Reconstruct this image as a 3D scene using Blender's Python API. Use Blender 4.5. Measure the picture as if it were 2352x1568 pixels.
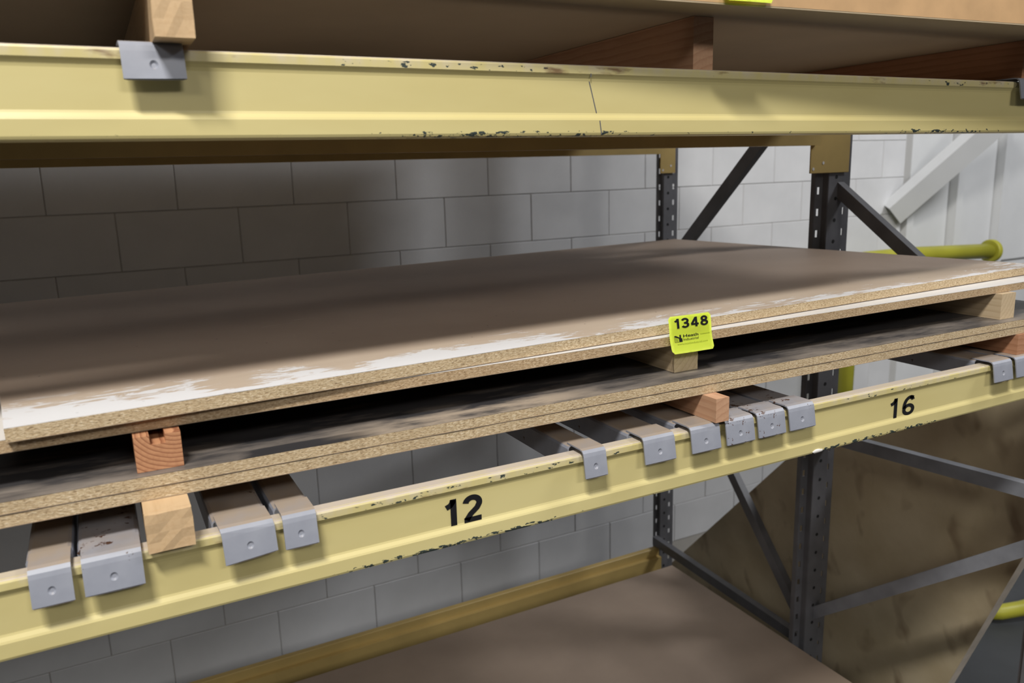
import bpy, bmesh, math, random
from mathutils import Vector, Matrix
random.seed(7)
for o in list(bpy.data.objects): bpy.data.objects.remove(o)
S = bpy.context.scene; C = S.collection

# ------------------------------------------------------------------ camera, light, exposure
cam = bpy.data.cameras.new('camera'); cam_o = bpy.data.objects.new('camera', cam); C.objects.link(cam_o)
right = Vector((0.88581, -0.46317, -0.02844)); up = Vector((0.12200, 0.17331, 0.97728)); fwd = Vector((0.44772, 0.86916, -0.21003))
M = Matrix((right, up, -fwd)).transposed().to_4x4(); M.translation = Vector((0, -0.9167, 1.7298))
cam_o.matrix_world = M
cam.sensor_width = 36; cam.lens = 1841.24*36/2352; cam.clip_start = .02; cam.clip_end = 60
cam.dof.use_dof = True; cam.dof.focus_distance = 1.3; cam.dof.aperture_fstop = 6.0
S.camera = cam_o
W = bpy.data.worlds.new('world'); S.world = W; W.use_nodes = True
W.node_tree.nodes['Background'].inputs[0].default_value = (.95, .97, 1.0, 1)
W.node_tree.nodes['Background'].inputs[1].default_value = .04

def lamp(name, loc, target, energy, sx, sy, col=(1, .97, .92)):
    l = bpy.data.lights.new(name, 'AREA'); l.shape = 'RECTANGLE'; l.size = sx; l.size_y = sy; l.energy = energy; l.color = col
    ob = bpy.data.objects.new(name, l); C.objects.link(ob); ob.location = loc
    ob.rotation_euler = (Vector(target)-Vector(loc)).to_track_quat('-Z', 'Y').to_euler(); return ob
lamp('high_bay_lamp', (-1.0, -2.05, 5.1), (.6, 0, 1.5), 215, 1.0, .26)
lamp('high_bay_lamp', (1.5, -7.5, 5.6), (.8, 0, 1.5), 165, 2.4, .8)
lamp('high_bay_lamp', (-5.0, -6.0, 5.6), (.8, 0, 1.2), 95, 2.4, .8)
lamp('high_bay_lamp', (5.2, -1.2, 5.2), (4.2, 1.8, 1.2), 150, 1.2, .5, (.97, .98, 1))
S.view_settings.view_transform = 'Standard'; S.view_settings.look = 'None'
S.view_settings.exposure = 0.0; S.view_settings.gamma = 1.0; S.view_settings.use_curve_mapping = False

# ------------------------------------------------------------------ materials
def mat(name, rough=.6, metal=0.0):
    m = bpy.data.materials.new(name); m.use_nodes = True
    nt = m.node_tree; b = nt.nodes['Principled BSDF']
    b.inputs['Roughness'].default_value = rough; b.inputs['Metallic'].default_value = metal
    return m, nt, b
class N:
    def __init__(s, nt):
        s.nt = nt; s.tc = nt.nodes.new('ShaderNodeTexCoord')
    def co(s, scale=(1, 1, 1), loc=(0, 0, 0), rot=(0, 0, 0)):
        mp = s.nt.nodes.new('ShaderNodeMapping'); s.nt.links.new(s.tc.outputs['Object'], mp.inputs[0])
        mp.inputs['Scale'].default_value = scale; mp.inputs['Location'].default_value = loc; mp.inputs['Rotation'].default_value = rot
        return mp.outputs[0]
    def noise(s, vec, scale, detail=4, rough=.55, dist=0.0):
        n = s.nt.nodes.new('ShaderNodeTexNoise'); s.nt.links.new(vec, n.inputs['Vector'])
        n.inputs['Scale'].default_value = scale; n.inputs['Detail'].default_value = detail
        n.inputs['Roughness'].default_value = rough; n.inputs['Distortion'].default_value = dist
        return n.outputs[0]
    def ramp(s, fac, stops, interp='LINEAR'):
        r = s.nt.nodes.new('ShaderNodeValToRGB'); s.nt.links.new(fac, r.inputs[0]); e = r.color_ramp.elements
        r.color_ramp.interpolation = interp
        while len(e) < len(stops): e.new(.5)
        for k, (p, c) in enumerate(stops):
            e[k].position = p
            e[k].color = (c, c, c, 1) if not isinstance(c, tuple) else (*c, 1)
        return r.outputs[0]
    def math(s, op, a, b=None, clamp=False):
        n = s.nt.nodes.new('ShaderNodeMath'); n.operation = op; n.use_clamp = clamp
        for k, v in enumerate((a, b)):
            if v is None: continue
            if isinstance(v, (int, float)): n.inputs[k].default_value = v
            else: s.nt.links.new(v, n.inputs[k])
        return n.outputs[0]
    def mix(s, fac, a, b):
        n = s.nt.nodes.new('ShaderNodeMix'); n.data_type = 'RGBA'
        for sock, v in ((n.inputs[0], fac), (n.inputs[6], a), (n.inputs[7], b)):
            if isinstance(v, (int, float)): sock.default_value = v
            elif isinstance(v, tuple): sock.default_value = (*v, 1)
            else: s.nt.links.new(v, sock)
        return n.outputs[2]
    def xyz(s):
        n = s.nt.nodes.new('ShaderNodeSeparateXYZ'); s.nt.links.new(s.tc.outputs['Object'], n.inputs[0]); return n.outputs
    def range(s, v, a, b, c=0.0, d=1.0):
        n = s.nt.nodes.new('ShaderNodeMapRange'); s.nt.links.new(v, n.inputs[0])
        for k, q in enumerate((a, b, c, d)): n.inputs[k+1].default_value = q
        return n.outputs[0]
    def normal_z(s):
        g = s.nt.nodes.new('ShaderNodeNewGeometry'); n = s.nt.nodes.new('ShaderNodeSeparateXYZ')
        s.nt.links.new(g.outputs['Normal'], n.inputs[0]); return n.outputs[2]
    def bump(s, b, h, strength=.2, dist=.002):
        n = s.nt.nodes.new('ShaderNodeBump'); n.inputs['Strength'].default_value = strength; n.inputs['Distance'].default_value = dist
        s.nt.links.new(h, n.inputs['Height']); s.nt.links.new(n.outputs[0], b.inputs['Normal'])
    def col(s, b, c): s.nt.links.new(c, b.inputs['Base Color'])

def m_plain(name, c, rough=.6, var=.12, scale=6, metal=0.0):
    m, nt, b = mat(name, rough, metal); n = N(nt)
    f = n.noise(n.co(), scale, 5)
    n.col(b, n.ramp(f, [(.3, tuple(x*(1-var) for x in c)), (.7, tuple(min(1, x*(1+var)) for x in c))])); return m

def m_particle(name, tint=(1, 1, 1)):
    m, nt, b = mat(name, .85); n = N(nt)
    a = n.noise(n.co((1, 1, 2.6)), 215, 3, .6, .6)
    t = lambda c: tuple(x*y for x, y in zip(c, tint))
    c1 = n.ramp(a, [(.28, t((.18, .115, .06))), (.41, t((.47, .345, .20))), (.55, t((.60, .47, .295))), (.68, t((.76, .64, .46)))])
    big = n.noise(n.co((1, 1, 1)), 9, 3)
    n.col(b, n.mix(n.range(big, .35, .7), c1, n.mix(.35, c1, t((.42, .30, .17)))))
    n.bump(b, a, .6, .0015); return m

def m_yellow(name, zt, zb, worn=1.0, lowd=((0, .45), (1, .55)), topd=((0, .45), (1, .55))):
    m, nt, b = mat(name, .42); n = N(nt)
    x, y, z = n.xyz()
    base = n.ramp(n.noise(n.co((.6, 1, 2)), 5, 4), [(.3, (.63, .535, .235)), (.7, (.69, .60, .285))])
    # grime on the top lip and paint chips along both edges
    lip = n.range(z, zt-.014, zt-.003)
    pale = n.noise(n.co((3, 1, 1)), 14, 4)
    base = n.mix(n.math('MULTIPLY', lip, n.range(pale, .4, .65, 0, .75)), base, (.66, .58, .45))
    up_ = n.math('MULTIPLY', n.range(n.normal_z(), .6, .9), n.range(pale, .3, .6, .75, 1.0))
    base = n.mix(up_, base, (.57, .49, .41))
    chip = n.noise(n.co((65, 65, 130)), 1.0, 6, .62)
    xr = n.range(x, -.62, 1.838)
    lowb = n.range(z, zb+.014, zb+.006); topb = n.math('MULTIPLY', n.range(z, zt-.014, zt-.0105), n.range(z, zt-.0005, zt-.004))
    band = n.math('MAXIMUM', lowb, n.math('MULTIPLY', topb, .9))
    v = n.math('ADD', n.math('MULTIPLY', chip, 1.0), n.math('MULTIPLY', n.math('SUBTRACT', n.mix(n.range(z, (zt+zb)/2-.01, (zt+zb)/2+.01), n.ramp(xr, list(lowd)), n.ramp(xr, list(topd))), .5), .5))
    v = n.math('ADD', v, n.math('MULTIPLY', n.math('SUBTRACT', band, 1.0), .6))
    mask = n.range(v, .585/worn, .60/worn)
    c = n.mix(mask, base, (.045, .06, .055))
    rust = n.math('MULTIPLY', n.range(n.noise(n.co((8, 8, 30), loc=(3, 1, 0)), 1.0, 5), .6, .66), topb)
    c = n.mix(n.math('MULTIPLY', rust, .8), c, (.16, .065, .03))
    n.col(b, c); n.bump(b, chip, .04, .001); return m

def m_grey(name, rusty=0.0):
    m, nt, b = mat(name, .45); n = N(nt)
    base = n.ramp(n.noise(n.co(), 30, 4), [(.3, (.265, .28, .335)), (.7, (.32, .335, .39))])
    dust = n.math('MULTIPLY', n.range(n.normal_z(), .7, .95), n.range(n.noise(n.co(), 22, 4), .25, .6, .55 if rusty < .3 else .1, .95 if rusty < .3 else .5))
    c = n.mix(dust, base, (.36, .285, .215))
    r = n.noise(n.co(loc=(rusty*7, 0, 0)), 85, 5, .65)
    big = n.noise(n.co(loc=(rusty*3, 0, 1)), 16, 2)
    v = n.math('ADD', r, n.math('MULTIPLY', n.math('SUBTRACT', big, .5), .6))
    c = n.mix(n.range(v, .72-.20*rusty, .745-.20*rusty), c, (.085, .042, .026))
    n.col(b, c); return m

def m_wood(name, light, dark, ctr=(0, 0), scale=70, rough=.75, contrast=1.0):
    m, nt, b = mat(name, rough); n = N(nt)
    w = nt.nodes.new('ShaderNodeTexWave'); w.wave_type = 'RINGS'; w.rings_direction = 'Y'; w.wave_profile = 'SAW'
    nt.links.new(n.co((1, 1, 1), loc=(-ctr[0], 0, -ctr[1])), w.inputs['Vector'])
    w.inputs['Scale'].default_value = scale; w.inputs['Distortion'].default_value = 1.6; w.inputs['Detail'].default_value = 2
    w.inputs['Detail Scale'].default_value = .6
    c = n.ramp(w.outputs['Fac'], [(.0, light), (.55, tuple((l*.75+d*.25) for l, d in zip(light, dark))), (.92, dark), (1, light)])
    c = n.mix(1-contrast, c, light)
    fine = n.noise(n.co((40, 3, 40)), 5, 4)
    c = n.mix(n.range(fine, .45, .75, 0, .35), c, dark)
    blot = n.noise(n.co(), 18, 3)
    c = n.mix(n.range(blot, .55, .8, 0, .3), c, (light[0]*1.15, light[1]*1.1, light[2]*1.05))
    n.col(b, c); n.bump(b, fine, .25, .001); return m

def m_scuffed(name):
    # white coated sheet, brown kraft dust film, white scrapes along the front edge (x along, y from front edge)
    m, nt, b = mat(name, .55); n = N(nt); x, y, z = n.xyz()
    film = n.ramp(n.noise(n.co(), 3.2, 5), [(.3, (.385, .285, .215)), (.7, (.465, .355, .275))])
    scr = n.noise(n.co((9, 30, 1), rot=(0, 0, .5)), 1.8, 8, .72, 1.0)
    lrg = n.noise(n.co((2.6, 7, 1), loc=(.35, .1, 0)), 1.0, 3)
    edge = n.range(y, .15, .0)
    left = n.range(x, .75, .0)
    v = n.math('ADD', n.math('MULTIPLY', scr, .75), n.math('MULTIPLY', lrg, .75))
    v = n.math('ADD', v, n.math('MULTIPLY', edge, .42)); dens = n.ramp(n.range(x, 0, 1.914), [(0, .78), (.10, .72), (.125, .40), (.145, .62), (.18, .60), (.20, .36), (.235, .70), (.36, .74), (.39, .45), (.44, .60), (.52, .55), (.60, .40), (.72, .48), (1, .42)])
    v = n.math('ADD', v, n.math('MULTIPLY', n.math('SUBTRACT', dens, .5), .5)); v = n.math('ADD', v, n.math('MULTIPLY', left, .04))
    wm = n.math('MULTIPLY', n.range(v, 1.06, 1.12), n.range(y, .17, .10))
    c = n.mix(wm, film, (.74, .73, .74))
    lit_wear = n.math('MULTIPLY', n.range(y, .15, .09), n.range(n.noise(n.co((2, 6, 1), loc=(1, 0, 0)), 2.0, 4), .3, .7, .5, .95))  # worn tan film, lightened along the front to stand in for stronger lamp light
    c = n.mix(n.math('MULTIPLY', lit_wear, n.math('SUBTRACT', 1.0, wm)), c, (.58, .475, .37))
    # long scrapes further in
    sx = n.noise(n.co((9, 60, 1), rot=(0, 0, -.95)), 1.0, 2)
    zone = n.math('MULTIPLY', n.math('MULTIPLY', n.range(x, .28, .40), n.range(x, .62, .5)), n.math('MULTIPLY', n.range(y, .35, .5), n.range(y, .8, .65)))
    c = n.mix(n.math('MULTIPLY', n.math('MULTIPLY', n.range(sx, .66, .72), zone), .55), c, (.66, .6, .55))
    # crumbs and specks
    vo = nt.nodes.new('ShaderNodeTexVoronoi'); nt.links.new(n.co(), vo.inputs['Vector']); vo.inputs['Scale'].default_value = 42
    sp = n.math('MULTIPLY', n.range(vo.outputs['Distance'], .09, .05), n.range(n.noise(n.co(loc=(5, 0, 0)), 17, 2), .5, .62))
    c = n.mix(n.math('MULTIPLY', sp, .8), c, (.10, .065, .045))
    vo2 = nt.nodes.new('ShaderNodeTexVoronoi'); nt.links.new(n.co(loc=(3, 7, 0)), vo2.inputs['Vector']); vo2.inputs['Scale'].default_value = 55
    sp2 = n.math('MULTIPLY', n.range(vo2.outputs['Distance'], .09, .05), n.range(n.noise(n.co(loc=(9, 0, 0)), 15, 2), .54, .64))
    c = n.mix(n.math('MULTIPLY', sp2, .7), c, (.62, .53, .42))
    n.col(b, c); return m

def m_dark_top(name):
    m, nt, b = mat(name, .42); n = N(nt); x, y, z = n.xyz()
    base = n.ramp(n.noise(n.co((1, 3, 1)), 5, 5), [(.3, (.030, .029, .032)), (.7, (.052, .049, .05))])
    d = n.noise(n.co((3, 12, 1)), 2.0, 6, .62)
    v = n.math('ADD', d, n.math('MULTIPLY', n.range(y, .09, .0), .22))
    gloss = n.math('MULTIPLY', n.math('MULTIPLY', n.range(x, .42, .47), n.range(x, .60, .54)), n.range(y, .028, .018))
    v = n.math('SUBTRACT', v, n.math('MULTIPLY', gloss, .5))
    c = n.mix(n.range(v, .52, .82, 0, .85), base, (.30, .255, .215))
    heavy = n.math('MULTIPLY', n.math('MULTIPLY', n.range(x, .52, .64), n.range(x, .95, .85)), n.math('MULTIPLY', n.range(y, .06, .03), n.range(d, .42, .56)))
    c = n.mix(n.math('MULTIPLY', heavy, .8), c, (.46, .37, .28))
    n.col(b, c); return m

def m_wall(name):
    m, nt, b = mat(name, .7); n = N(nt)
    f = n.noise(n.co(), 4, 5); c = n.ramp(f, [(.3, (.58, .585, .60)), (.7, (.67, .675, .69))])
    sm = n.noise(n.co((1, 1, 1), loc=(2, 0, 3)), 1.7, 4)
    c = n.mix(n.range(sm, .55, .75, 0, .25), c, (.42, .39, .35))
    n.col(b, c); n.bump(b, n.noise(n.co(), 160, 4), .2, .002); return m

def m_ply(name):
    m, nt, b = mat(name, .65); n = N(nt)
    c = n.ramp(n.noise(n.co((1, 2, 2)), 2.2, 5, .6), [(.3, (.52, .42, .26)), (.7, (.68, .57, .385))])
    st = n.noise(n.co((1, 4, 2.6), rot=(.6, 0, 0)), 2.6, 2, .5, .3)
    c = n.mix(n.range(st, .57, .74, 0, .7), c, (.20, .125, .07))
    n.col(b, c); return m

YEL_U = m_yellow('yellow_paint_upper', 1.8585, 1.7697, 1.0, ((0, .3), (.36, .38), (.40, .62), (.50, .62), (.53, .36), (.72, .36), (.76, .60), (.83, .60), (.86, .35)), ((0, .35), (.33, .40), (.37, .64), (.46, .66), (.50, .42), (.74, .42), (.78, .62), (.90, .55)))
YEL_L = m_yellow('yellow_paint_middle', 1.3305, 1.2405, .99, ((0, .25), (.33, .34), (.36, .66), (.46, .70), (.48, .40), (.66, .38), (.69, .70), (.80, .68), (.82, .35), (1, .3)), ((0, .50), (.20, .5), (.30, .42), (.36, .68), (.50, .64), (.54, .45), (.68, .5), (.74, .62), (.86, .5), (1, .3)))
YEL_B = m_yellow('yellow_paint_bottom', .14, .05, .9)
YEL_SHADED = m_plain('yellow_paint_shaded', (.50, .36, .13), .5, .12, 6)  # browner copy of the beam yellow, shade at the rear put into the colour
STEEL = m_plain('dark_grey_paint', (.14, .14, .152), .45, .2, 12)
STEEL_L = m_plain('grey_paint', (.24, .25, .28), .45, .2, 12)
GREY = [m_grey('grey_clip_paint'), m_grey('chipped_grey_paint', .35), m_grey('rusty_grey_paint', .62)]
HOLE = m_plain('hole_black', (.012, .012, .012), .9)
PART = m_particle('particleboard_edge'); PART_D = m_particle('particleboard_edge_brown', (.86, .80, .76))
SCUFF = m_scuffed('scuffed_white_coating'); WHITE = m_plain('white_coating', (.73, .71, .69), .5, .06, 5)
KRAFT = m_plain('brown_backing', (.33, .245, .165), .7, .12, 4); DARKTOP = m_dark_top('black_laminate')
TANTOP = m_plain('tan_film', (.34, .26, .20), .6, .13, 3)
WALL = m_wall('white_painted_block'); JOINT = m_plain('mortar', (.42, .40, .37), .9)
METAL_W = m_plain('white_painted_metal', (.66, .67, .68), .45, .05, 3)
FLOOR = m_plain('dark_concrete', (.042, .045, .05), .5, .25, 3)
PLY = m_ply('stained_plywood'); PLY_E = m_plain('plywood_edge', (.76, .67, .57), .7, .12, 20)
GUARD = m_plain('guard_yellow', (.40, .385, .035), .45, .12, 5)
TAGM = m_plain('fluorescent_paper', (.86, .98, .11), .6, .02, 5); INK = m_plain('black_ink', (.012, .012, .014), .4, .1, 40)
INK_S = m_plain('pale_ink', (.33, .40, .02), .6, .05, 10)
MAPLE = m_plain('smooth_board_edge', (.56, .35, .175), .6, .13, 14)

# ------------------------------------------------------------------ mesh helpers
def link(name, bm, m, parent=None, smooth=False):
    me = bpy.data.meshes.new(name); bmesh.ops.recalc_face_normals(bm, faces=bm.faces); bm.to_mesh(me); bm.free()
    for q in (m if isinstance(m, (list, tuple)) else [m]): me.materials.append(q)
    if smooth:
        for p in me.polygons: p.use_smooth = True
    ob = bpy.data.objects.new(name, me); C.objects.link(ob)
    if parent is not None: ob.parent = parent
    return ob
def box(bm, a, b):
    r = bmesh.ops.create_cube(bm, size=1); c = [(a[i]+b[i])/2 for i in range(3)]; s = [abs(b[i]-a[i]) for i in range(3)]
    for v in r['verts']: v.co = Vector((v.co.x*s[0]+c[0], v.co.y*s[1]+c[1], v.co.z*s[2]+c[2]))
    return r['verts']
def bev(bm, w, seg=1): bmesh.ops.bevel(bm, geom=list(bm.edges), offset=w, segments=seg, affect='EDGES', profile=.6)
def prism(bm, prof, x0, x1):
    a = [bm.verts.new((x0, y, z)) for y, z in prof]; b = [bm.verts.new((x1, y, z)) for y, z in prof]; n = len(prof)
    for i in range(n): bm.faces.new((a[i], a[(i+1) % n], b[(i+1) % n], b[i]))
    bm.faces.new(a); bm.faces.new(list(reversed(b)))
def empty(name, loc=(0, 0, 0)):
    o = bpy.data.objects.new(name, None); C.objects.link(o); o.location = loc; o.empty_display_size = .05; return o
def tag(o, label, cat, group=None):
    o['label'] = label; o['category'] = cat
    if group: o['group'] = group
    return o
def struct(o, label, cat): o['kind'] = 'structure'; return tag(o, label, cat)
def cyl(bm, p0, p1, r, seg=20, cap=True):
    p0, p1 = Vector(p0), Vector(p1); d = p1-p0
    R = d.to_track_quat('Z', 'Y').to_matrix().to_4x4(); R.translation = (p0+p1)/2
    return bmesh.ops.create_cone(bm, cap_ends=cap, segments=seg, radius1=r, radius2=r, depth=d.length, matrix=R)
def tube(bm, pts, r, seg=16):
    rings = []
    for i, p in enumerate(pts):
        d = (Vector(pts[min(i+1, len(pts)-1)])-Vector(pts[max(i-1, 0)])).normalized()
        a = d.cross(Vector((0, 1, 0)));  a = a.normalized() if a.length > .01 else Vector((1, 0, 0)); b_ = d.cross(a)
        rings.append([bm.verts.new(Vector(p)+r*(math.cos(t*2*math.pi/seg)*a+math.sin(t*2*math.pi/seg)*b_)) for t in range(seg)])
    for A, B in zip(rings, rings[1:]):
        for k in range(seg): bm.faces.new((A[k], A[(k+1) % seg], B[(k+1) % seg], B[k]))
    bm.faces.new(rings[0]); bm.faces.new(list(reversed(rings[-1])))

# ------------------------------------------------------------------ the room
FZ, YW = -.35, 2.171
bm = bmesh.new(); box(bm, (-3, -6, FZ-.1), (8, YW+.3, FZ)); fl = link('floor', bm, FLOOR); struct(fl, 'dark grey concrete floor under the rack', 'floor')
bm = bmesh.new(); box(bm, (-2.6, YW+.004, FZ), (4.128, YW+.2, 3.0)); wall = link('wall_back', bm, JOINT)
struct(wall, 'white painted concrete block wall behind the rack', 'wall')
BW, BH, G = .4064, .2032, .0012
bm = bmesh.new(); box(bm, (-BW/2+G, 0, -BH/2+G), (BW/2-G, .05, BH/2-G)); bev(bm, .0022)
blk = bpy.data.meshes.new('block'); bmesh.ops.recalc_face_normals(bm, faces=bm.faces); bm.to_mesh(blk); bm.free(); blk.materials.append(WALL)
half = {}
def block_at(x0, x1, zc):
    key = round(x1-x0, 3)
    if abs(key-BW) < .002: me = blk
    else:
        if key not in half:
            b_ = bmesh.new(); box(b_, (-key/2+G, 0, -BH/2+G), (key/2-G, .05, BH/2-G)); bev(b_, .0022)
            h = bpy.data.meshes.new('block'); bmesh.ops.recalc_face_normals(b_, faces=b_.faces); b_.to_mesh(h); b_.free(); h.materials.append(WALL); half[key] = h
        me = half[key]
    ob = bpy.data.objects.new('block', me); C.objects.link(ob); ob.parent = wall
    ob.location = ((x0+x1)/2, YW+random.uniform(-.0012, .0006), zc)
XE = 4.124
for row in range(-10, 4):
    zc = 1.6227+BH*(row+.5)
    if zc-BH/2 < FZ-.05: continue
    off = 1.0927+(0 if row % 2 == 0 else BW/2)
    k = -6
    while True:
        a = off+BW*k; b_ = a+BW; k += 1
        if a > XE-.03: break
        if a < -1.5: continue
        block_at(a, min(b_, XE), zc)
# metal siding further along the same wall
bm = bmesh.new(); box(bm, (4.132, YW+.045, FZ), (7.6, YW+.2, 3.0)); sid = link('wall_right', bm, METAL_W)
struct(sid, 'white ribbed metal siding beyond the block wall', 'wall')
prof = [(0, .04), (.018, -.012), (.075, -.012), (.10, .03), (.30, .03), (.428, .03)]
for k in range(8):
    x0 = 4.165+.436*k-.02
    bm = bmesh.new()
    z0 = FZ if k < 2 else 1.07
    lo = [bm.verts.new((x0+px, YW+py, z0)) for px, py in prof]; hi = [bm.verts.new((x0+px, YW+py, 3.0)) for px, py in prof]
    for i in range(len(prof)-1): bm.faces.new((lo[i], lo[i+1], hi[i+1], hi[i]))
    lo2 = [bm.verts.new((x0+px, YW+py+.002, z0)) for px, py in prof]; hi2 = [bm.verts.new((x0+px, YW+py+.002, 3.0)) for px, py in prof]
    for i in range(len(prof)-1): bm.faces.new((hi2[i], hi2[i+1], lo2[i+1], lo2[i])); bm.faces.new((lo[i+1], lo[i], lo2[i], lo2[i+1])); bm.faces.new((hi[i], hi[i+1], hi2[i+1], hi2[i]))
    for i in (0, -1): bm.faces.new((lo[i], hi[i], hi2[i], lo2[i]))
    link('siding_panel', bm, METAL_W, sid)
# white angle brace across the siding
br = empty('wall_brace', (4.0, 2.12, 1.4)); tag(br, 'white painted steel angle brace running diagonally over the siding', 'brace')
def bar_between(p0, p1, w, d, upv):
    p0, p1 = Vector(p0), Vector(p1); z = (p1-p0).normalized(); y = Vector(upv); y = (y-z*y.dot(z)).normalized(); x = y.cross(z)
    return p0, p1, x, y, z
def oriented_box(bm, p0, p1, x, y, xa, xb, ya, yb):
    vs = []
    for p in (p0, p1):
        for a, b_ in ((xa, ya), (xb, ya), (xb, yb), (xa, yb)): vs.append(bm.verts.new(p+x*a+y*b_))
    for f in ((0, 1, 2, 3), (7, 6, 5, 4), (0, 4, 5, 1), (1, 5, 6, 2), (2, 6, 7, 3), (3, 7, 4, 0)): bm.faces.new([vs[i] for i in f])
p0, p1, x, y, z = bar_between((4.01, 2.13, 1.415), (4.60, 1.70, 2.11), .1, .1, (0, -1, 0))
bm = bmesh.new(); oriented_box(bm, p0, p1, x, y, -.072, .055, -.004, .004); ob = link('face_flange', bm, METAL_W); ob.parent = br; ob.matrix_parent_inverse = br.matrix_basis.inverted()
bm = bmesh.new(); oriented_box(bm, p0, p1, x, y, .055, .063, -.07, .004) ; ob = link('side_flange', bm, METAL_W); ob.parent = br; ob.matrix_parent_inverse = br.matrix_basis.inverted()
# yellow guard pipe
gp = empty('guard_pipe', (3.52, 2.0, FZ)); tag(gp, 'yellow steel guard pipe bending down beside the wall', 'guard rail')
pts = [(3.53, 2.0, FZ), (3.535, 2.0, .9), (3.54, 2.0, 1.08)]
pts += [(3.64-.10*math.cos(t), 2.0, 1.105+.10*math.sin(t)) for t in [i*math.pi/16 for i in range(1, 9)]] + [(4.0, 2.0, 1.203), (4.70, 2.0, 1.175)]
bm = bmesh.new(); tube(bm, pts, .044); ob = link('pipe', bm, GUARD, None, True); ob.parent = gp; ob.matrix_parent_inverse = Matrix.Translation((-3.52, -2.0, -FZ))
bm = bmesh.new(); cyl(bm, (4.70, 2.0, 1.175), (4.735, 2.0, 1.174), .068, 24); bev(bm, .006); ob = link('end_flange', bm, GUARD); ob.parent = gp; ob.matrix_parent_inverse = Matrix.Translation((-3.52, -2.0, -FZ))
bm = bmesh.new(); tube(bm, [(3.42, 1.06, FZ+.034), (3.46, 1.02, FZ+.04), (3.56, .98, FZ+.05), (3.9, .93, FZ+.05), (4.6, .9, FZ+.05)], .034)
tag(link('floor_rail', bm, GUARD, None, True), 'yellow pipe lying on the floor beyond the leaning plywood', 'pipe')

# ------------------------------------------------------------------ rack frames
def slotted(bm, x0, x1, y0, y1, z0, z1, xc, pitch, sw, sh):
    z = z0
    while z < z1-1e-6:
        e = min(z+pitch, z1); sl0 = z+(pitch-sh)/2; sl1 = sl0+sh
        if sl1 < e:
            box(bm, (x0, y0, z), (x1, y1, sl0)); box(bm, (x0, y0, sl1), (x1, y1, e))
            box(bm, (x0, y0, sl0), (xc-sw/2, y1, sl1)); box(bm, (xc+sw/2, y0, sl0), (x1, y1, sl1))
        else: box(bm, (x0, y0, z), (x1, y1, e))
        z = e
def column(parent, xa, xb, ca, cb, yf, yc, m, z1=2.4):
    """omega column: slotted flanges at yf, crown towards yc"""
    bm = bmesh.new(); t = .003; s = 1 if yc > yf else -1
    slotted(bm, xa, ca, yf-t/2, yf+t/2, FZ+.012, z1, (xa+ca)/2-.002, .061, .011, .02)
    slotted(bm, cb, xb, yf-t/2, yf+t/2, FZ+.012, z1, (cb+xb)/2, .061, .011, .02)
    for xx in (ca, cb): box(bm, (xx-t/2, min(yf, yc), FZ+.012), (xx+t/2, max(yf, yc), z1))
    box(bm, (ca, yc-t/2, FZ+.012), (cb, yc+t/2, z1))
    for xx in (xa, xb): box(bm, (xx-t/2, yf, FZ+.012), (xx+t/2, yf+.014*(-s), z1))
    col = link('column', bm, m, parent)
    bm = bmesh.new(); zz = FZ+.08
    while zz < z1-.05:
        cyl(bm, ((ca+cb)/2, yc-.0021, zz), ((ca+cb)/2, yc-.0015, zz), .0055, 10); zz += .061
    link('bolt_holes', bm, HOLE, col)['kind'] = 'stuff'
    bm = bmesh.new(); box(bm, (xa-.01, min(yf, yc)-.02, FZ), (xb+.01, max(yf, yc)+.02, FZ+.012)); bev(bm, .003); link('foot_plate', bm, m, parent)
def brace(parent, p0, p1, m, w=.036, d=.026):
    q0, q1, x, y, z = bar_between(p0, p1, 0, 0, (-1, 0, 0)); bm = bmesh.new(); t = .003
    oriented_box(bm, q0, q1, x, y, -w/2, w/2, d-t, d)
    oriented_box(bm, q0, q1, x, y, -w/2, -w/2+t, 0, d-t); oriented_box(bm, q0, q1, x, y, w/2-t, w/2, 0, d-t)
    return link('brace', bm, m, parent)
ff = tag(empty('rack_upright_frame'), 'dark grey slotted rack upright frame with diagonal braces at the right end', 'rack upright')
column(ff, 1.838, 1.978, 1.868, 1.928, .742, .722, STEEL)
column(ff, 1.838, 1.978, 1.868, 1.928, .046, .068, STEEL)
XB = 1.93
brace(ff, (XB, .735, 1.655), (XB, .07, 1.19), STEEL); brace(ff, (XB, .735, .30), (XB, .08, .82), STEEL_L)
brace(ff, (XB, .72, .905), (XB, .07, .945), STEEL_L)
column(ff, 1.986, 2.078, 1.996, 2.038, 1.648, 1.63, STEEL)
brace(ff, (1.985, .76, 2.11), (1.985, 1.63, 1.275), STEEL, .042); brace(ff, (1.95, .745, .18), (1.985, 1.60, 1.11), STEEL)
brace(ff, (1.95, .76, .165), (1.985, 1.63, .165), STEEL)

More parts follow.
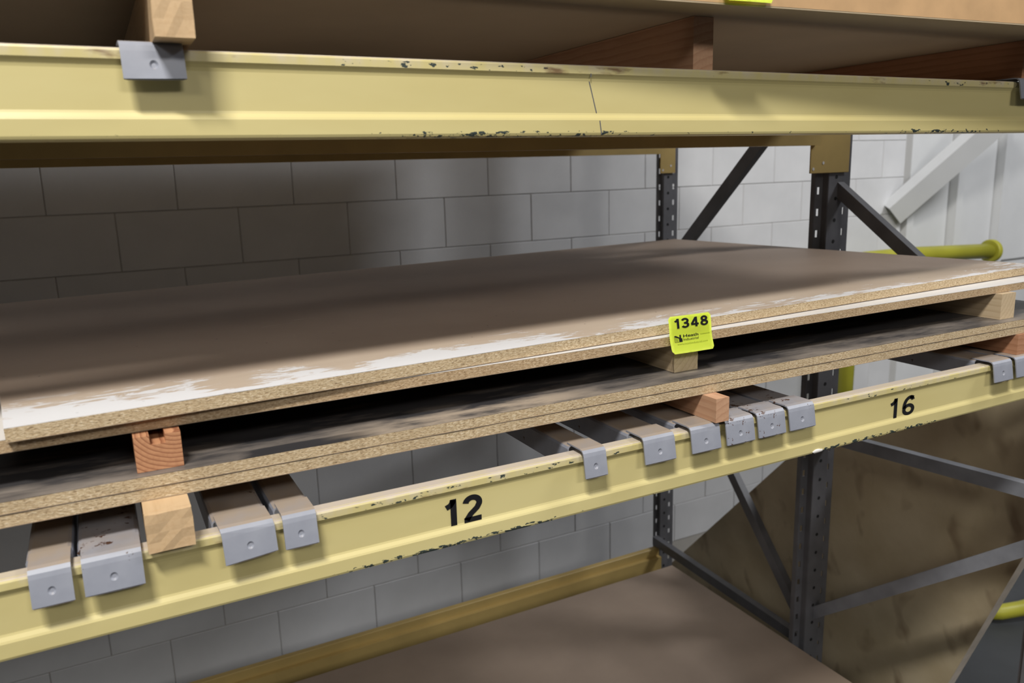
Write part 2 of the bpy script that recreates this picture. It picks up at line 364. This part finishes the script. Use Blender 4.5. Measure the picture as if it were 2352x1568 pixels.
# ------------------------------------------------------------------ beams
def beam_profile(zt, zb, y0, flip=False):
    s = -1 if flip else 1
    p = [(.003, zt), (.001, zt-.001), (0, zt-.003), (0, zt-.011), (.002, zt-.0135), (.0036, zt-.0165), (.0042, zt-.020), (.0042, zb+.029), (.0034, zb+.0265), (.001, zb+.0225),
         (0, zb+.020), (0, zb+.004), (.001, zb+.0012), (.004, zb), (.042, zb), (.042, zt-.034), (.024, zt-.034), (.024, zt-.002), (.022, zt), (.0062, zt), (.0056, zt-.0014), (.005, zt)]
    return [(y0+s*a, z) for a, z in p]
def beam(zt, zb, y0, x0, x1, m, label, flip=False, plate=None):
    e = tag(empty('rack_beam', (x1, y0, zb)), label, 'rack beam'); inv = Matrix.Translation((-x1, -y0, -zb))
    bm = bmesh.new(); prism(bm, beam_profile(zt, zb, y0, flip), x0, x1); ob = link('rail', bm, m); ob.parent = e; ob.matrix_parent_inverse = inv
    if plate:
        xa, xb, za, zc, yp = plate
        bm = bmesh.new(); box(bm, (xa, yp-.002, za), (xb, yp+.002, zc)); bev(bm, .0012); pl = link('connector_plate', bm, m); pl.parent = e; pl.matrix_parent_inverse = inv
        for hx, hz in ((xa+.012, za+.012), (xa+.05, za+.028), (xa+.012, zc-.05)):
            bm = bmesh.new(); cyl(bm, (hx, yp-.003, hz), (hx, yp-.0021, hz), .0042, 14); link('hole_disc', bm, WHITE, pl)  # pale discs standing in for the holes in the plate
    return e
Z1T, Z1B, Z0T, Z0B = 1.8585, 1.7697, 1.3305, 1.2405
fu = beam(Z1T, Z1B, 0, -.62, 1.835, YEL_U, 'chipped yellow front rack beam of the top shelf')
flw = beam(Z0T, Z0B, 0, -.62, 1.835, YEL_L, 'yellow front rack beam numbered 12 and 16')
beam(Z1T, Z1B, .735, -.62, 1.80, YEL_SHADED, 'shaded yellow rack beam just behind the top front beam', True, (1.785, 1.94, 1.694, 1.858, .7165))
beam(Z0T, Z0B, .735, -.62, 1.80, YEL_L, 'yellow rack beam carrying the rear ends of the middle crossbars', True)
beam(Z1T, Z1B, 1.628, -.62, 1.96, YEL_SHADED, 'darkest yellow rack beam, farthest back under the top shelf', True, (1.972, 2.045, 1.697, 1.858, 1.622))
beam(.14, .05, 1.628, -.62, 1.972, YEL_SHADED, 'yellow rack beam at the back of the bottom shelf', True)
beam(.14, .05, .735, -.62, 1.80, YEL_B, 'yellow rack beam under the middle of the bottom panel', True)
beam(.14, .05, 0, -.62, 1.835, YEL_B, 'yellow front rack beam of the bottom shelf')
bm = bmesh.new(); bmesh.ops.create_icosphere(bm, subdivisions=2, radius=1)
for v in bm.verts: v.co = Vector((v.co.x*.013+1.053, v.co.y*.002-.0005, v.co.z*.0035*(1+.3*math.sin(v.co.x*9))+1.2445))
link('paint_blob', bm, WHITE, None, True); blob = bpy.context.scene.collection.objects['paint_blob']; blob.parent = flw; blob.matrix_parent_inverse = flw.matrix_basis.inverted()
blob['label'] = 'white paint blob on the lower edge'
# black line scratched down the top beam
bm = bmesh.new()
for (xa, za, xb, zb_, y_) in ((.5985, 1.848, .5985, 1.8435, -.0004), (.5985, 1.8385, .6095, 1.799, .0039), (.612, 1.789, .6145, 1.7715, -.0004)):
    w = .0008; vs = [bm.verts.new(c) for c in ((xa-w, y_, za), (xa+w, y_, za), (xb+w, y_, zb_), (xb-w, y_, zb_))]; bm.faces.new(vs)
ob = link('scratch', bm, STEEL); ob.parent = fu; ob.matrix_parent_inverse = fu.matrix_basis.inverted()

# digits drawn as thick strokes in a unit-high box
def arc(cx, cy, rx, ry, a0, a1, n=18): return [(cx+rx*math.cos(math.radians(a0+(a1-a0)*i/n)), cy+ry*math.sin(math.radians(a0+(a1-a0)*i/n))) for i in range(n+1)]
DIG = {
 '1': ([[(.30, .0), (.30, 1.0)], [(.06, .72), (.20, .78), (.27, .88), (.29, .97)]], .42),
 '2': ([arc(.31, .70, .23, .215, 172, -20)+[(.46, .50), (.24, .30), (.10, .085)], [(.02, .085), (.60, .085)]], .62),
 '3': ([arc(.29, .715, .215, .2, 160, -90, 16), arc(.30, .295, .225, .21, 90, -160, 16), [(.20, .51), (.32, .51)]], .60),
 '4': ([[(.45, .0), (.45, .98)], [(.42, .93), (.08, .30)], [(.03, .27), (.64, .27)]], .66),
 '6': ([arc(.32, .30, .225, .215, 0, 360, 26), arc(.40, .42, .31, .495, 185, 62, 14), arc(.335, .735, .20, .18, 80, 8, 8)], .62),
 '8': ([arc(.31, .735, .19, .18, 0, 360, 24), arc(.31, .29, .23, .205, 0, 360, 24)], .62)}
def stroke(bm, pts, w, f):
    n = len(pts); L = []; R = []
    closed = (Vector(pts[0])-Vector(pts[-1])).length < 1e-4
    for i, p in enumerate(pts):
        a = Vector(pts[i-1] if i > 0 else (pts[-2] if closed else pts[0])); b_ = Vector(pts[i+1] if i < n-1 else (pts[1] if closed else pts[-1]))
        d = (b_-a).normalized(); q = Vector((-d.y, d.x))*w/2
        L.append(bm.verts.new(f(*(Vector(p)+q)))); R.append(bm.verts.new(f(*(Vector(p)-q))))
    for i in range(n-1): bm.faces.new((L[i], L[i+1], R[i+1], R[i]))
def draw(bm, txt, f, w=.17, gap=.12):
    x = 0
    for ch in txt:
        st, adv = DIG[ch]
        for s_ in st: stroke(bm, s_, w, lambda a, b_, x=x: f(a+x, b_))
        x += adv+gap
    return x-gap
def number(txt, x0, z0, sx, sz, gap, w=.17):
    bm = bmesh.new(); draw(bm, txt, lambda a, b_: Vector((x0+a*sx, .0036, z0+b_*sz)), w, gap)
    ob = link('number_decal', bm, INK); ob.parent = flw; ob.matrix_parent_inverse = flw.matrix_basis.inverted(); ob['label'] = 'black stick-on number '+txt
number('12', .3665, 1.2685, .044, .0375, .20, .20); number('16', 1.236, 1.2675, .054, .0375, .22, .165)

# ------------------------------------------------------------------ crossbars with hooked front tabs
def crossbar(x0, x1, zt, label, m, y1=.70, tilt=0.0, dz=0.0):
    e = tag(empty('crossbar', (x0, 0, zt)), label, 'crossbar', 'steel crossbars over the rack beams'); w = x1-x0
    T = .0022; top = .0065+dz
    bm = bmesh.new()                                   # inverted channel body, rounded front corners
    prof_ = [(0, -.03), (0, top-.005), (.0015, top-.0015), (.005, top), (w-.005, top), (w-.0015, top-.0015), (w, top-.005), (w, -.03)]
    ya, yb = .026, y1
    inn = [(.002, -.03), (.002, top-.005), (.003, top-.003), (.006, top-.002), (w-.006, top-.002), (w-.003, top-.003), (w-.002, top-.005), (w-.002, -.03)]
    loop = prof_+inn[::-1]; A = [bm.verts.new((px, ya, pz)) for px, pz in loop]; B = [bm.verts.new((px, yb, pz)) for px, pz in loop]; nl = len(loop)
    for i in range(nl): bm.faces.new((A[i], A[(i+1) % nl], B[(i+1) % nl], B[i]))
    for R_ in (A, B):
        for i in range(7): bm.faces.new((R_[i], R_[i+1], R_[nl-2-i], R_[nl-1-i]))
    link('channel', bm, m, e)
    # tab: over the beam and down its face, with a punched dimple
    in0, in1 = .004, w-.0015
    path = [(.034, top+.0004), (.0, top+.0004), (-.005, top-.0006), (-.0078, top-.0035), (-.009, top-.008), (-.014, -.0325)]
    def at(i, u, off=0.0):
        py, pz = path[i]; sh = tilt*i/(len(path)-1)
        d = Vector((0, path[min(i+1, 5)][0]-path[max(i-1, 0)][0], path[min(i+1, 5)][1]-path[max(i-1, 0)][1])).normalized(); nv = Vector((0, d.z, -d.y))
        return Vector((in0+(in1-in0)*u+sh*.004, py, pz+(sh*.006*(u-.5) if i > 3 else 0)+(.0012*abs(2*u-1)**12 if i == 5 else 0)))+nv*off
    bm = bmesh.new(); us = (0, .06, .5, .94, 1)
    F = [[bm.verts.new(at(i, u, T)) for u in us] for i in range(6)]; K = [[bm.verts.new(at(i, u)) for u in us] for i in range(6)]
    for i in range(5):
        for j in range(4):
            if i < 4: bm.faces.new((F[i][j], F[i][j+1], F[i+1][j+1], F[i+1][j]))
            bm.faces.new((K[i][j+1], K[i][j], K[i+1][j], K[i+1][j+1]))
        for j in (0, 4): bm.faces.new((F[i][j], F[i+1][j], K[i+1][j], K[i][j]))
    for i in (0, 5):
        for j in range(4): bm.faces.new((F[i][j], F[i][j+1], K[i][j+1], K[i][j]))
    pa, pb, pc, pd = (F[4][0].co, F[4][4].co, F[5][4].co, F[5][0].co)
    bil = lambda u, v: (pa*(1-u)+pb*u)*(1-v)+(pd*(1-u)+pc*u)*v
    hgt = (pd-pa).length; nrm = (pb-pa).cross(pd-pa).normalized(); nrm = nrm if nrm.y > 0 else -nrm
    rad = .0046; O, I1, I2 = [], [], []; nseg = 20
    for k in range(nseg):
        t = 2*math.pi*(k+.5)/nseg; cx_, cz_ = math.cos(t), math.sin(t); q = .5/max(abs(cx_), abs(cz_))
        O.append(bm.verts.new(bil(.5+cx_*q, .5+cz_*q)))
        I1.append(bm.verts.new(bil(.5+cx_*rad/w, .5+cz_*rad/hgt))); I2.append(bm.verts.new(bil(.5+cx_*rad*.5/w, .5+cz_*rad*.5/hgt)+nrm*.0019))
    for k in range(nseg):
        k2 = (k+1) % nseg
        bm.faces.new((O[k], O[k2], I1[k2], I1[k])); bm.faces.new((I1[k], I1[k2], I2[k2], I2[k]))
    bm.faces.new(I2)
    for c_, k in ((F[4][4], nseg//8), (F[4][0], 3*nseg//8), (F[5][0], 5*nseg//8), (F[5][4], 7*nseg//8)): pass
    tb = link('hook_tab', bm, m, e)
    bm = bmesh.new(); cyl(bm, ((in0+in1)/2, .012, top+.0006), ((in0+in1)/2, .012, top+.0009), .0032, 14); link('bolt_hole', bm, HOLE, tb)
    return e
bars = [(-.106, -.061, 'narrow grey crossbar hooked on the yellow beam at the far left', 0, 0.0),
 (-.057, .007, 'wide grey crossbar with a rust streak left of the rough wooden rail', 1, 0.0),
 (.082, .1465, 'wide grey crossbar with a bent tab right of the rough wooden rail', 0, .8),
 (.153, .198, 'narrow grey crossbar left of the beam number 12', 0, 0.0),
 (.571, .614, 'narrow grey crossbar standing alone right of the beam number 12', 0, 0.0),
 (.675, .737, 'wide grey crossbar second after the number 12', 0, 0.0),
 (.763, .825, 'grey crossbar under the thin square-cut wooden rail', 0, 0.0),
 (.832, .895, 'rusty grey crossbar just right of the thin wooden rail', 2, 0.0),
 (.898, .962, 'rust-edged grey crossbar in the middle of three touching bars', 2, 0.0),
 (.966, 1.029, 'chipped grey crossbar left of the beam number 16', 1, 0.0),
 (1.507, 1.571, 'grey crossbar right of the beam number 16', 0, 0.0),
 (1.578, 1.642, 'grey crossbar cut by the right edge of the picture under the middle boards', 0, 0.0)]
for a, b_, l, k, t in bars: crossbar(a, b_, Z0T, l, GREY[k], .70, t)
crossbar(.041, .105, Z1T, 'grey crossbar hooked on the top beam under the upper left rail', GREY[0], .70, .2, -.003)
crossbar(1.50, 1.562, Z1T, 'grey crossbar on the top beam at the right picture edge', GREY[0], .70, 0, -.003)

# ------------------------------------------------------------------ wooden rails
def rail(x0, x1, y0, y1, z0, z1, m, label, grp, rough=.0, notch=None, side=0.0, drop=0.0):
    bm = bmesh.new(); w, h = x1-x0, z1-z0
    if notch:
        a, b_, dpt = notch
        pr = [(0, 0), (w, 0), (w, h), (b_, h), (b_, h-dpt), (a, h-dpt), (a, h), (0, h)]
    else: pr = [(0, 0), (w, 0), (w, h), (0, h)]
    ys = [0, .012, .03, (y1-y0)*.5, y1-y0]; rings = []
    for yy in ys: rings.append([bm.verts.new((px+side*yy, yy, pz-(drop*yy if pz > h*.5 else 0))) for px, pz in pr])
    n = len(pr)
    for A, B in zip(rings, rings[1:]):
        for i in range(n): bm.faces.new((A[i], A[(i+1) % n], B[(i+1) % n], B[i]))
    bm.faces.new(list(reversed(rings[-1]))); bm.faces.new(rings[0])
    sharp = [e for e in bm.edges if len(e.link_faces) == 2 and e.calc_face_angle(0) > .5]
    bmesh.ops.bevel(bm, geom=sharp, offset=.0022, segments=2, affect='EDGES', profile=.6)
    if rough:
        bmesh.ops.subdivide_edges(bm, edges=[e for e in bm.edges if all(v.co.y < .02 for v in e.verts)], cuts=3, use_grid_fill=True)
        rr = random.Random(3)
        for v in bm.verts:
            if v.co.y < .012:
                v.co.y += rr.uniform(0, rough); v.co.x += rr.uniform(-.25, .25)*rough
            if v.co.y < .02 and v.co.z > .3*h: v.co.z -= rr.uniform(0, .3)*rough
    ob = link('wooden_rail', bm, m); ob.location = (x0, y0, z0)
    return tag(ob, label, 'wooden rail', grp)
PINE = m_wood('pale_pine', (.60, .42, .24), (.44, .27, .13), (.02, .3), 20, .8, .14)
FIR = m_wood('ringed_fir', (.58, .29, .145), (.27, .10, .045), (.046, .066), 62, .7, 1.0)
PINK = m_wood('pink_wood', (.56, .33, .20), (.40, .20, .11), (.05, -.08), 28, .8, .55)
CREAM = m_wood('cream_wood', (.58, .45, .29), (.42, .30, .17), (-.05, .08), 34, .8, .5)
RED = m_wood('reddish_wood', (.46, .23, .125), (.30, .13, .06), (.0, -.1), 26, .8, .6)
ZB0 = 1.3755; TXL = .003                                  # underside of lower pair at x=-.12 and its slope
lowz = lambda x: ZB0+TXL*(x+.12)
rail(.0125, .0605, -.016, 1.19, Z0T+.0005, lowz(.0125)-.0002, PINE, 'rough-sawn pale wooden rail end between grey crossbars on the yellow beam', 'rails under the lower boards', .0022)
rail(.8125, .8385, -.014, 1.19, Z0T+.0095, lowz(.80)-.0002, PINK, 'thin square-cut wooden rail standing on a grey crossbar', 'rails under the lower boards', 0, None, -.004)
rail(1.60, 1.645, .0, 1.19, Z0T+.0095, lowz(1.6)-.0002, RED, 'reddish wooden rail under the lower boards at the right edge', 'rails under the lower boards')
TB = .0147
topl = lambda x: lowz(x)+2*TB
B1 = (-.1073, .0463, 1.479)
def under(x, y, dz): return B1[2]+.0089*(x-B1[0])-.0151*(y-B1[1])+dz
rail(.0125, .062, .041, 1.16, topl(.062)+.0003, under(.0125, .041, -.0328), FIR, 'wooden rail end with dark growth rings and a notched top', 'rails between the board pairs', 0, (.0165, .033, .011), 0, .0153)
rail(.788, .835, .056, 1.16, topl(.835)+.0003, under(.788, .056, -.0328), CREAM, 'pale wooden rail below the yellow tag between the board pairs', 'rails between the board pairs', .002, None, 0, .0153)
rail(1.573, 1.618, .024, 1.16, topl(1.618)+.0003, under(1.573, .024, -.0328), CREAM, 'pale wooden rail between the board pairs at the right edge', 'rails between the board pairs', 0, None, 0, .0153)
PLANE_X, PLANE_Z = Z1T+.0045, 1.930
rail(.076, .1125, -.046, 1.15, PLANE_X, PLANE_Z, PINE, 'pale wooden rail end standing on the grey tab of the top beam', 'rails of the top shelf', .002)
rail(.7755, .8110, .010, 1.15, Z1T+.001, PLANE_Z, PINK, 'wooden rail on edge in the middle of the top shelf', 'rails of the top shelf', 0, None, -.006)
rail(1.528, 1.565, .002, 1.15, Z1T+.0045, PLANE_Z, RED, 'reddish wooden rail on edge at the right of the top shelf', 'rails of the top shelf', 0, None, -.01)
for i, (a, l) in enumerate(((.3, 'left'), (1.0, 'middle'), (1.7, 'right'))):
    rail(a, a+.045, .02, 1.29, .141, .1995, CREAM, 'pale wooden rail under the bottom panel, %s one of three' % l, 'rails under the bottom panel')

# ------------------------------------------------------------------ sheets
def sheet(P0, th, tx, ty, L, Wd, t, m_top, m_core, m_bot, label, cat='board', ft=.0007, grp=None, ragged=0.0, skew=0.0):
    e = tag(empty('board'), label, cat, grp)
    ex = Vector((math.cos(th), math.sin(th), tx)).normalized(); ey = Vector((-math.sin(th), math.cos(th), ty)); ey = (ey-ex*ey.dot(ex)).normalized(); ez = ex.cross(ey)
    Mx = Matrix((ex, ey, ez)).transposed().to_4x4(); Mx.translation = Vector(P0)
    e.matrix_world = Mx
    bm = bmesh.new()
    n = int(L/.02)
    fr = [bm.verts.new((L*i/n, random.uniform(0, ragged), -ft)) for i in range(n+1)]; fb = [bm.verts.new((L*i/n, random.uniform(0, ragged*1.3), -t+ft)) for i in range(n+1)]
    bt = [bm.verts.new((skew+(L-skew)*i/n, Wd, -ft)) for i in range(n+1)]; bb = [bm.verts.new((skew+(L-skew)*i/n, Wd, -t+ft)) for i in range(n+1)]
    for i in range(n):
        for A, B in ((fr, fb), (fb, bb), (bb, bt), (bt, fr)): bm.faces.new((A[i], A[i+1], B[i+1], B[i]))
    for i in (0, n): bm.faces.new((fr[i], fb[i], bb[i], bt[i]))
    link('core', bm, m_core, e)
    for nm, za, zb_, mm in (('top_face', -ft, 0, m_top), ('bottom_face', -t, -t+ft, m_bot)):
        bm = bmesh.new(); vs = box(bm, (0, .0002, za), (L, Wd, zb_))
        for v in vs:
            if v.co.x < .01 and v.co.y > .1: v.co.x += skew
        link(nm, bm, mm, e)
    return e
# upper pair on the middle shelf
sheet(B1, .021, .0089, -.0151, 1.9144, 1.2086, .0163, SCUFF, PART, KRAFT, 'tan and white scraped particleboard sheet topmost on the middle shelf', ragged=.0006, skew=-.095)
sheet((-.165, .0655, under(-.165, .0655, -.0168)), -.0165, .0089, -.0151, 1.98, 1.2, .0152, WHITE, PART_D, KRAFT, 'white faced particleboard sheet second from top, its white face showing as a strip', ragged=.0006)
# lower pair
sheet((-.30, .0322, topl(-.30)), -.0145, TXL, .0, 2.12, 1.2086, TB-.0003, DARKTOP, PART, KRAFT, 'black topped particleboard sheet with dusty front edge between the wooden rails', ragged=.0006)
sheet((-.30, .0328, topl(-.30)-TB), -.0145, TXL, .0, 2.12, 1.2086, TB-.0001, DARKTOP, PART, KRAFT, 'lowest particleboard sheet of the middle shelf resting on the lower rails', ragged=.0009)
# top shelf
sheet((-.60, .010, PLANE_Z+.0485), -.0545, .0, .0, 2.34, 1.2, .048, TANTOP, MAPLE, m_plain('tan_underside', (.40, .315, .205), .7, .1, 3), 'thick smooth-edged wooden board lying on the top shelf', ft=.0022)
# unseen boards added on the top shelf to keep lamp light off the wall
for k in range(5):
    z = PLANE_Z+.0495+.0005+(k+1)*.075
    sheet((-2.9, .03+.01*(k % 3), z), 0, 0, 0, 4.68, 1.55, .0745, TANTOP, PART, KRAFT, 'thick board added to shade the wall, %s of the pile of five on the top shelf above the picture' % ('lowest', 'second lowest', 'middle one', 'second highest', 'topmost')[k], grp='added pile shading the wall')
# bottom shelf
sheet((-.55, .125, .2165), 0, .0, .0, 2.38, 1.215, .0165, TANTOP, PART, KRAFT, 'brown sheet lying on the bottom shelf')
# leaning plywood
pl = empty('plywood_sheet', (2.285, 1.3, FZ)); tag(pl, 'large stained plywood sheet leaning beyond the rack upright', 'plywood')
PX = lambda z: 2.25-.1*z
out = [(2.09, FZ), (.924, .856), (.04, 1.20), (.642, FZ)]
def slab(o0, o1):
    bm = bmesh.new()
    A = [bm.verts.new((PX(z)+o0, y, z)) for y, z in out]; B = [bm.verts.new((PX(z)+o1, y, z)) for y, z in out]
    bm.faces.new(A); bm.faces.new(list(reversed(B)))
    for i in range(4): bm.faces.new((A[i], A[(i+1) % 4], B[(i+1) % 4], B[i]))
    return bm
for nm, o0, o1, mm in (('face_veneer', 0, .0015, PLY), ('core', .0015, .045, PLY_E)):
    ob = link(nm, slab(o0, o1), mm); ob.parent = pl; ob.matrix_parent_inverse = pl.matrix_basis.inverted()

# ------------------------------------------------------------------ lot tags
def lot_tag(origin, ang, w, h, label, full=True):
    e = tag(empty('lot_tag', origin), label, 'tag', None); e.rotation_euler = (0, 0, ang)
    def f(u, v, off=0.0):                                # u 0..1 across, v 0..1 up
        y = .010*(v-.55)**2*(1 if v > .55 else -2.2)+.004*(u-.5)**2
        return Vector((u*w-(.012*(1-v)*-.35), y-off, v*h))
    bm = bmesh.new(); nu, nv = 14, 14; r = .07; rows = []
    for j in range(nv+1):
        v = j/nv; ins = 0
        for edge in (v, 1-v):
            if edge < r: ins = max(ins, r*(1-math.sqrt(max(0, 1-((r-edge)/r)**2))))
        rows.append([bm.verts.new(f(ins*h/w+(1-2*ins*h/w)*i/nu, v)) for i in range(nu+1)])
    for A, B in zip(rows, rows[1:]):
        for i in range(nu): bm.faces.new((A[i], A[i+1], B[i+1], B[i]))
    bmesh.ops.solidify(bm, geom=bm.faces[:], thickness=.0003)
    link('paper', bm, TAGM, e, True)
    if not full: return e
    bm = bmesh.new(); tot = sum(DIG[c][1] for c in '1348')+.14*3
    draw(bm, '1348', lambda a, b_: f(.115+a/tot*.80, .665+b_*.265, .0007), .185, .14); link('printed_number', bm, INK, e)
    def text(body, u0, v0, hh, uw, mm, nm, bold=.0):
        cu = bpy.data.curves.new(nm, 'FONT'); cu.body = body; cu.offset = bold; cu.resolution_u = 4
        to = bpy.data.objects.new(nm, cu); C.objects.link(to); bpy.context.view_layer.update()
        me = bpy.data.meshes.new_from_object(to.evaluated_get(bpy.context.evaluated_depsgraph_get()))
        bpy.data.objects.remove(to); bpy.data.curves.remove(cu)
        xs = [v.co.x for v in me.vertices]; x0, x1 = min(xs), max(xs)
        for v in me.vertices: v.co = f(u0+(v.co.x-x0)/(x1-x0)*uw, v0+v.co.y/.72*hh, .0007)
        me.materials.append(mm); ob = bpy.data.objects.new(nm, me); C.objects.link(ob); ob.parent = e
    text('Heath', .30, .415, .075, .36, INK, 'printed_name', .015); text('Industrial', .30, .325, .062, .36, INK, 'printed_name', .004)
    text('www.heathindustrial.com', .145, .225, .045, .72, INK_S, 'printed_address')
    bm = bmesh.new()                                     # factory emblem
    for poly in ([(.10, .475), (.135, .475), (.215, .42), (.215, .49), (.25, .49), (.25, .40), (.275, .39), (.275, .30), (.20, .30), (.20, .395), (.10, .45)],
                 [(.10, .45), (.108, .45), (.108, .30), (.10, .30)], [(.10, .308), (.20, .308), (.20, .30), (.10, .30)]):
        bm.faces.new([bm.verts.new(f(a, b_, .0007)) for a, b_ in poly])
    for k in range(4):
        a = .122+.018*k; bm.faces.new([bm.verts.new(f(p, q, .0007)) for p, q in ((a, .315), (a+.006, .315), (a+.006, .43-.03*k*.6), (a, .435-.03*k*.6))])
    bmesh.ops.triangulate(bm, faces=bm.faces[:]); link('printed_emblem', bm, INK, e)
    bm = bmesh.new()
    for k in range(9):
        a = .705+.027*k; bm.faces.new([bm.verts.new(f(p, q, .0007)) for p, q in ((a, .435), (a+.018, .435), (a+.018, .452), (a, .452))])
    link('printed_line', bm, INK_S, e)
    return e
lot_tag((.7605, .0370, 1.4455), -.02, .0815, .0575, 'fluorescent yellow lot tag 1348 stuck on the board edges')
lot_tag((.752, -.0700, 1.9335), -.054, .078, .0575, 'fluorescent yellow tag cut off by the top of the picture', False)
